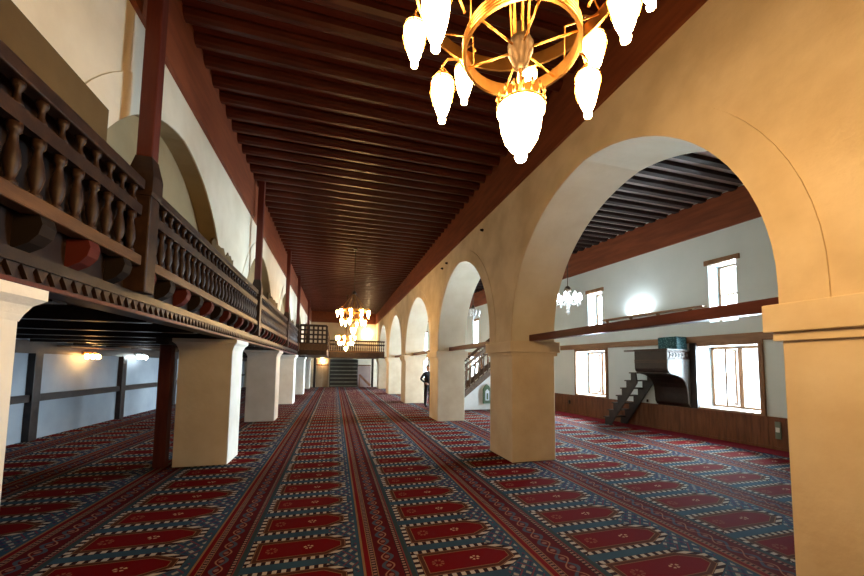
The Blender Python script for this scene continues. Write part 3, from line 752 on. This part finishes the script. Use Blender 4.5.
# ------------------------------------------------------------------ chandeliers of the central aisle
def shade_prof(sc):  # slim drop shade, top at z=0
    return [(q*sc, z*sc) for q, z in ((.034, 0), (.050, -.008), (.054, -.03), (.051, -.07), (.044, -.11), (.034, -.15), (.023, -.178), (.015, -.188), (.0145, -.194), (.019, -.203), (.017, -.216), (.006, -.224))]
def chandelier(label, loc):
    t = thing('brass_chandelier', label, 'chandelier', loc, group='brass chandeliers of the central aisle')
    zt = ZC + .02 - loc[2]            # ceiling above the origin (origin = lower ring level)
    MB().ringband(.238, -.02, .04, .012, 48).build('lower_ring', BRASS, t)
    mb = MB()
    for z in (-.015, -.002, .011, .024): mb.tube([(.246*cos(2*pi*j/48), .246*sin(2*pi*j/48), z) for j in range(48)], .0035, 4, True)
    mb.build('ring_fluting', BRASS, t)
    MB().ringband(.455, .30, .37, .012, 48).build('upper_ring', BRASS, t)
    MB().lathe([(.012, -.09), (.03, -.075), (.04, -.045), (.052, -.015), (.055, .02), (.045, .045), (.03, .06), (.018, .12)], 16).build('hub', DARK_METAL, t)
    for k in range(6):
        a = 2*pi*k/6+.35
        MB().tube([(.05*cos(a), .05*sin(a), .0), (.238*cos(a), .238*sin(a), 0)], .005).build('spoke', BRASS, t)
    for k in range(6):
        a = 2*pi*k/6+.1; MB().tube([(.238*cos(a), .238*sin(a), .02), (.238*cos(a), .238*sin(a), .20), (.455*cos(a), .455*sin(a), .35)], .005).build('hanger_rod', BRASS, t)
    for k in range(6):
        a = 2*pi*k/6+.1; MB().tube([(.455*cos(a), .455*sin(a), .36), (.03*cos(a), .03*sin(a), .93)], .004).build('suspension_rod', BRASS, t)
    mb = MB()
    for k in range(7):
        a = 2*pi*k/7; mb.tube([(.035*cos(a), .035*sin(a), .05), (.045*cos(a), .045*sin(a), .30), (.02*cos(a), .02*sin(a), .92)], .005)
    mb.build('stem', BRASS, t)
    MB().lathe([(.01, .90), (.05, .92), (.075, .965), (.05, 1.01), (.015, 1.03)], 14).build('top_ball', DARK_METAL, t)
    MB().tube([(0, 0, 1.02), (0, 0, zt)], .010).build('chain', DARK_METAL, t)
    MB().lathe([(.07, zt-.05), (.07, zt-.02), (.03, zt)], 12).build('ceiling_rose', DARK_METAL, t)
    first = None
    for R, zz, n, a0, ring, rz in ((.40, .06, 6, 10, .238, .02), (.53, .36, 9, 17, .455, .33)):
        for k in range(n):
            a = radians(a0+360*k/n); c, s_ = cos(a), sin(a)
            if first is None:
                l = MB().tube([(-.125, 0, -.02), (-.09, 0, .05), (-.03, 0, .08), (0, 0, .06), (0, 0, .0)], .006).build('lamp_arm', BRASS, t)
                mb = MB(); mb.lathe([(.012, .03), (.034, .01), (.05, -.015), (.055, -.02)], 12)
                for q in range(4):
                    b_ = 2*pi*q/4+.4; mb.tube([(.0, 0, .06), (.05*cos(b_), .05*sin(b_), -.01), (.062*cos(b_), .062*sin(b_), -.07), (.045*cos(b_), .045*sin(b_), -.14)], .0028, 4)
                mb.tube([(.056*cos(2*pi*j/16), .056*sin(2*pi*j/16), -.03) for j in range(16)], .004, 4, True)
                mb.build('gallery_ring', BRASS, l)
                MB().lathe(shade_prof(1.0), 14, (0, 0, -.012)).build('lamp_shade', WARM, l)
                first = l
            else:
                l = copy_tree(first, t)
            l.location = (R*c, R*s_, zz); l.rotation_euler = (0, 0, a)
    # large bottom lamp
    g = MB().lathe([(.03, -.235), (.085, -.245), (.097, -.258), (.099, -.28), (.088, -.292), (.087, -.32), (.082, -.355), (.068, -.40), (.046, -.438), (.026, -.455), (.020, -.462), (.026, -.474), (.020, -.49), (.006, -.498)], 20).build('bottom_lamp', WARM, t)
    mb = MB(); mb.tube([(0, 0, -.08), (0, 0, -.24)], .009)
    for q in range(16):
        a = 2*pi*q/16; mb.tube([(.09*cos(a), .09*sin(a), -.25), (.10*cos(a), .10*sin(a), -.225), (.094*cos(a), .094*sin(a), -.20)], .006, 5)
    mb.tube([(.098*cos(2*pi*j/20), .098*sin(2*pi*j/20), -.262) for j in range(20)], .006, 5, True)
    for q in range(4): mb.tube([(.095*cos(q*pi/2), .095*sin(q*pi/2), -.25), (0, 0, -.235)], .005)
    mb.build('lamp_crown', BRASS, g)
    return t
c1 = chandelier('large brass ring chandelier with glowing drop lamps, close overhead', (.72, 1.30, 3.05))
c2 = chandelier('second brass chandelier farther down the central aisle', (.56, 12.6, 3.20))
c3 = chandelier('farthest brass chandelier hanging in front of the far gallery', (.56, 21.3, 2.98))

# ------------------------------------------------------------------ crystal chandeliers of the right aisle
def crystal(label, loc, mat):
    t = thing('crystal_chandelier', label, 'chandelier', loc, group='crystal chandeliers of the right aisle')
    zt = 6.03-loc[2]
    MB().lathe([(.02, -.22), (.05, -.19), (.03, -.12), (.04, -.02), (.07, .03), (.03, .09), (.05, .20), (.02, .26)], 12).build('stem', CRYSTAL, t)
    MB().tube([(0, 0, .24), (0, 0, zt)], .010).build('chain', DARK_METAL, t)
    MB().lathe([(.09, .27), (.10, .33), (.05, .40), (.02, .42)], 12).build('top_cap', DARK_METAL, t)
    MB().lathe([(.07, zt-.05), (.03, zt)], 10).build('ceiling_rose', DARK_METAL, t)
    first = None
    for k in range(8):
        a = 2*pi*k/8
        if first is None:
            first = MB().tube([(.03, 0, 0), (.12, 0, -.07), (.24, 0, -.05), (.30, 0, .02)], .009).build('arm', CRYSTAL, t)
            MB().lathe([(.01, .01), (.045, .04), (.055, .10), (.04, .17), (.006, .22)], 10, (.30, 0, 0)).build('lamp_bulb', mat, first)
            MB().lathe([(.003, -.12), (.016, -.09), (.004, -.02)], 6, (.30, 0, 0)).build('pendant_drop', CRYSTAL, first)
            l = first
        else: l = copy_tree(first, t)
        l.rotation_euler = (0, 0, a)
    MB().lathe([(.004, -.34), (.035, -.30), (.05, -.26), (.02, -.22)], 10).build('bottom_drop', CRYSTAL, t)
    return t
crystal('white crystal chandelier glowing inside the nearest right arch', (5.77, 8.0, 3.40), COOL)
crystal('unlit crystal chandelier seen through the second right arch above the stair', (5.87, 15.0, 4.02), CRYSTAL)

# ------------------------------------------------------------------ dark plugs standing in for small holes in the right arcade wall
for k, (y, z, l) in enumerate(((8.15-.9, 4.72, 'nearest'), (9.9, 4.70, 'middle'), (10.35, 4.66, 'farthest'))):
    o = MB().lathe([(.03, 0), (.034, .02), (.02, .07), (.006, .075)], 8).build('hole_plug', W_BLACK)
    o.matrix_world = Matrix.Translation((XR+.0, y, z)) @ Matrix.Rotation(-pi/2, 4, 'Y')
    tag(o, '%s of three small dark plugs standing for holes high on the right arcade wall' % l, 'hole_mark', 'dark plugs standing for holes in the right arcade')

# ------------------------------------------------------------------ the person by the fourth pier
def skin_body(name, mat, verts, eds, rads, parent, sub=2):
    me = bpy.data.meshes.new(name); me.from_pydata(verts, eds, []); o = bpy.data.objects.new(name, me); COL.objects.link(o)
    o.parent = parent; me.materials.append(mat)
    bpy.context.view_layer.objects.active = o
    md = o.modifiers.new('skin', 'SKIN'); md.use_smooth_shade = True
    for i, q in enumerate(rads):
        sv = me.skin_vertices[0].data[i]; sv.radius = q if isinstance(q, tuple) else (q, q); sv.use_root = (i == 0)
    ss = o.modifiers.new('sub', 'SUBSURF'); ss.levels = sub; ss.render_levels = sub
    return o
t = thing('person', 'person in black clothes standing hand on hip behind the third right pier', 'person', (3.70, 14.5, 0), radians(20))
V = [(0, 0, .92), (0, 0, 1.08), (0, .01, 1.25), (0, 0, 1.40), (0, -.01, 1.47),
     (.09, 0, .86), (.11, -.02, .48), (.12, .02, .09), (.12, -.12, .04),
     (-.09, 0, .86), (-.10, .0, .48), (-.10, .03, .09), (-.11, -.11, .04),
     (.17, 0, 1.38), (.24, .03, 1.12), (.25, -.05, .88),
     (-.17, 0, 1.38), (-.33, .04, 1.16), (-.19, -.06, 1.02)]
E_ = [(0,1),(1,2),(2,3),(3,4),(0,5),(5,6),(6,7),(7,8),(0,9),(9,10),(10,11),(11,12),(3,13),(13,14),(14,15),(3,16),(16,17),(17,18)]
Rr = [(.16,.12),(.14,.11),(.16,.12),(.15,.10),.06,.10,.07,.05,.045,.10,.07,.05,.045,.065,.05,.04,.065,.05,.04]
body = skin_body('body', BLACKCLOTH, V, E_, Rr, t)
mb = MB(); bmesh.ops.create_uvsphere(mb.bm, u_segments=16, v_segments=12, radius=1)
for v in mb.bm.verts:
    x, y, z = v.co; v.co = (x*.075*(1-.15*max(0, -z)), y*.095, z*.118 + 1.585)
for q in mb.bm.faces: q.smooth = True
mb.prism([(-.014, 1.555), (.014, 1.555), (.005, 1.60), (-.005, 1.60)], 'y', -.115, -.07)
mb.build('head', SKIN, t)
mb = MB(); bmesh.ops.create_uvsphere(mb.bm, u_segments=16, v_segments=10, radius=1)
for v in mb.bm.verts:
    x, y, z = v.co; v.co = (x*.086, y*.10+.018, z*.118+1.61)
bmesh.ops.delete(mb.bm, geom=[v for v in mb.bm.verts if v.co.y < -.045 and v.co.z < 1.66], context='VERTS')
for q in mb.bm.faces: q.smooth = True
mb.build('hair', HAIR, t)
for sx in (-.03, .03):
    MB().lathe([(.002, -.008), (.01, -.003), (.01, .003), (.002, .008)], 8, (sx, -.088, 1.60)).build('eye', W_BLACK, t)
MB().box(-.022, .022, -.094, -.086, 1.525, 1.533).build('mouth', plain('lips', (.35, .12, .1), .5), t)
def hand(side, base, direc, curl):
    d = Vector(direc).normalized(); mb = MB()
    sidev = d.cross(Vector((0, 1, 0))).normalized(); up = sidev.cross(d).normalized()
    B = Vector(base)
    mb.tube([B-d*.03, B+d*.02, B+d*.07], [.022, .034, .030], 8)
    for i, ln in enumerate((.065, .075, .07, .055)):
        p0 = B+d*.065+sidev*(-.024+.016*i); p1 = p0+d*ln*.5+up*curl*.01; p2 = p1+d*ln*.4+up*curl*.028
        mb.tube([p0, p1, p2], [.009, .008, .006], 6)
    p0 = B+d*.01+sidev*(-.03); mb.tube([p0, p0+d*.03-sidev*.022+up*.008, p0+d*.06-sidev*.024+up*.018], [.010, .009, .007], 6)
    mb.build('hand', SKIN, t)
hand(1, (.25, -.06, .83), (0, -.15, -1), 1)
hand(-1, (-.15, -.08, .99), (.8, -.35, -.3), 1)
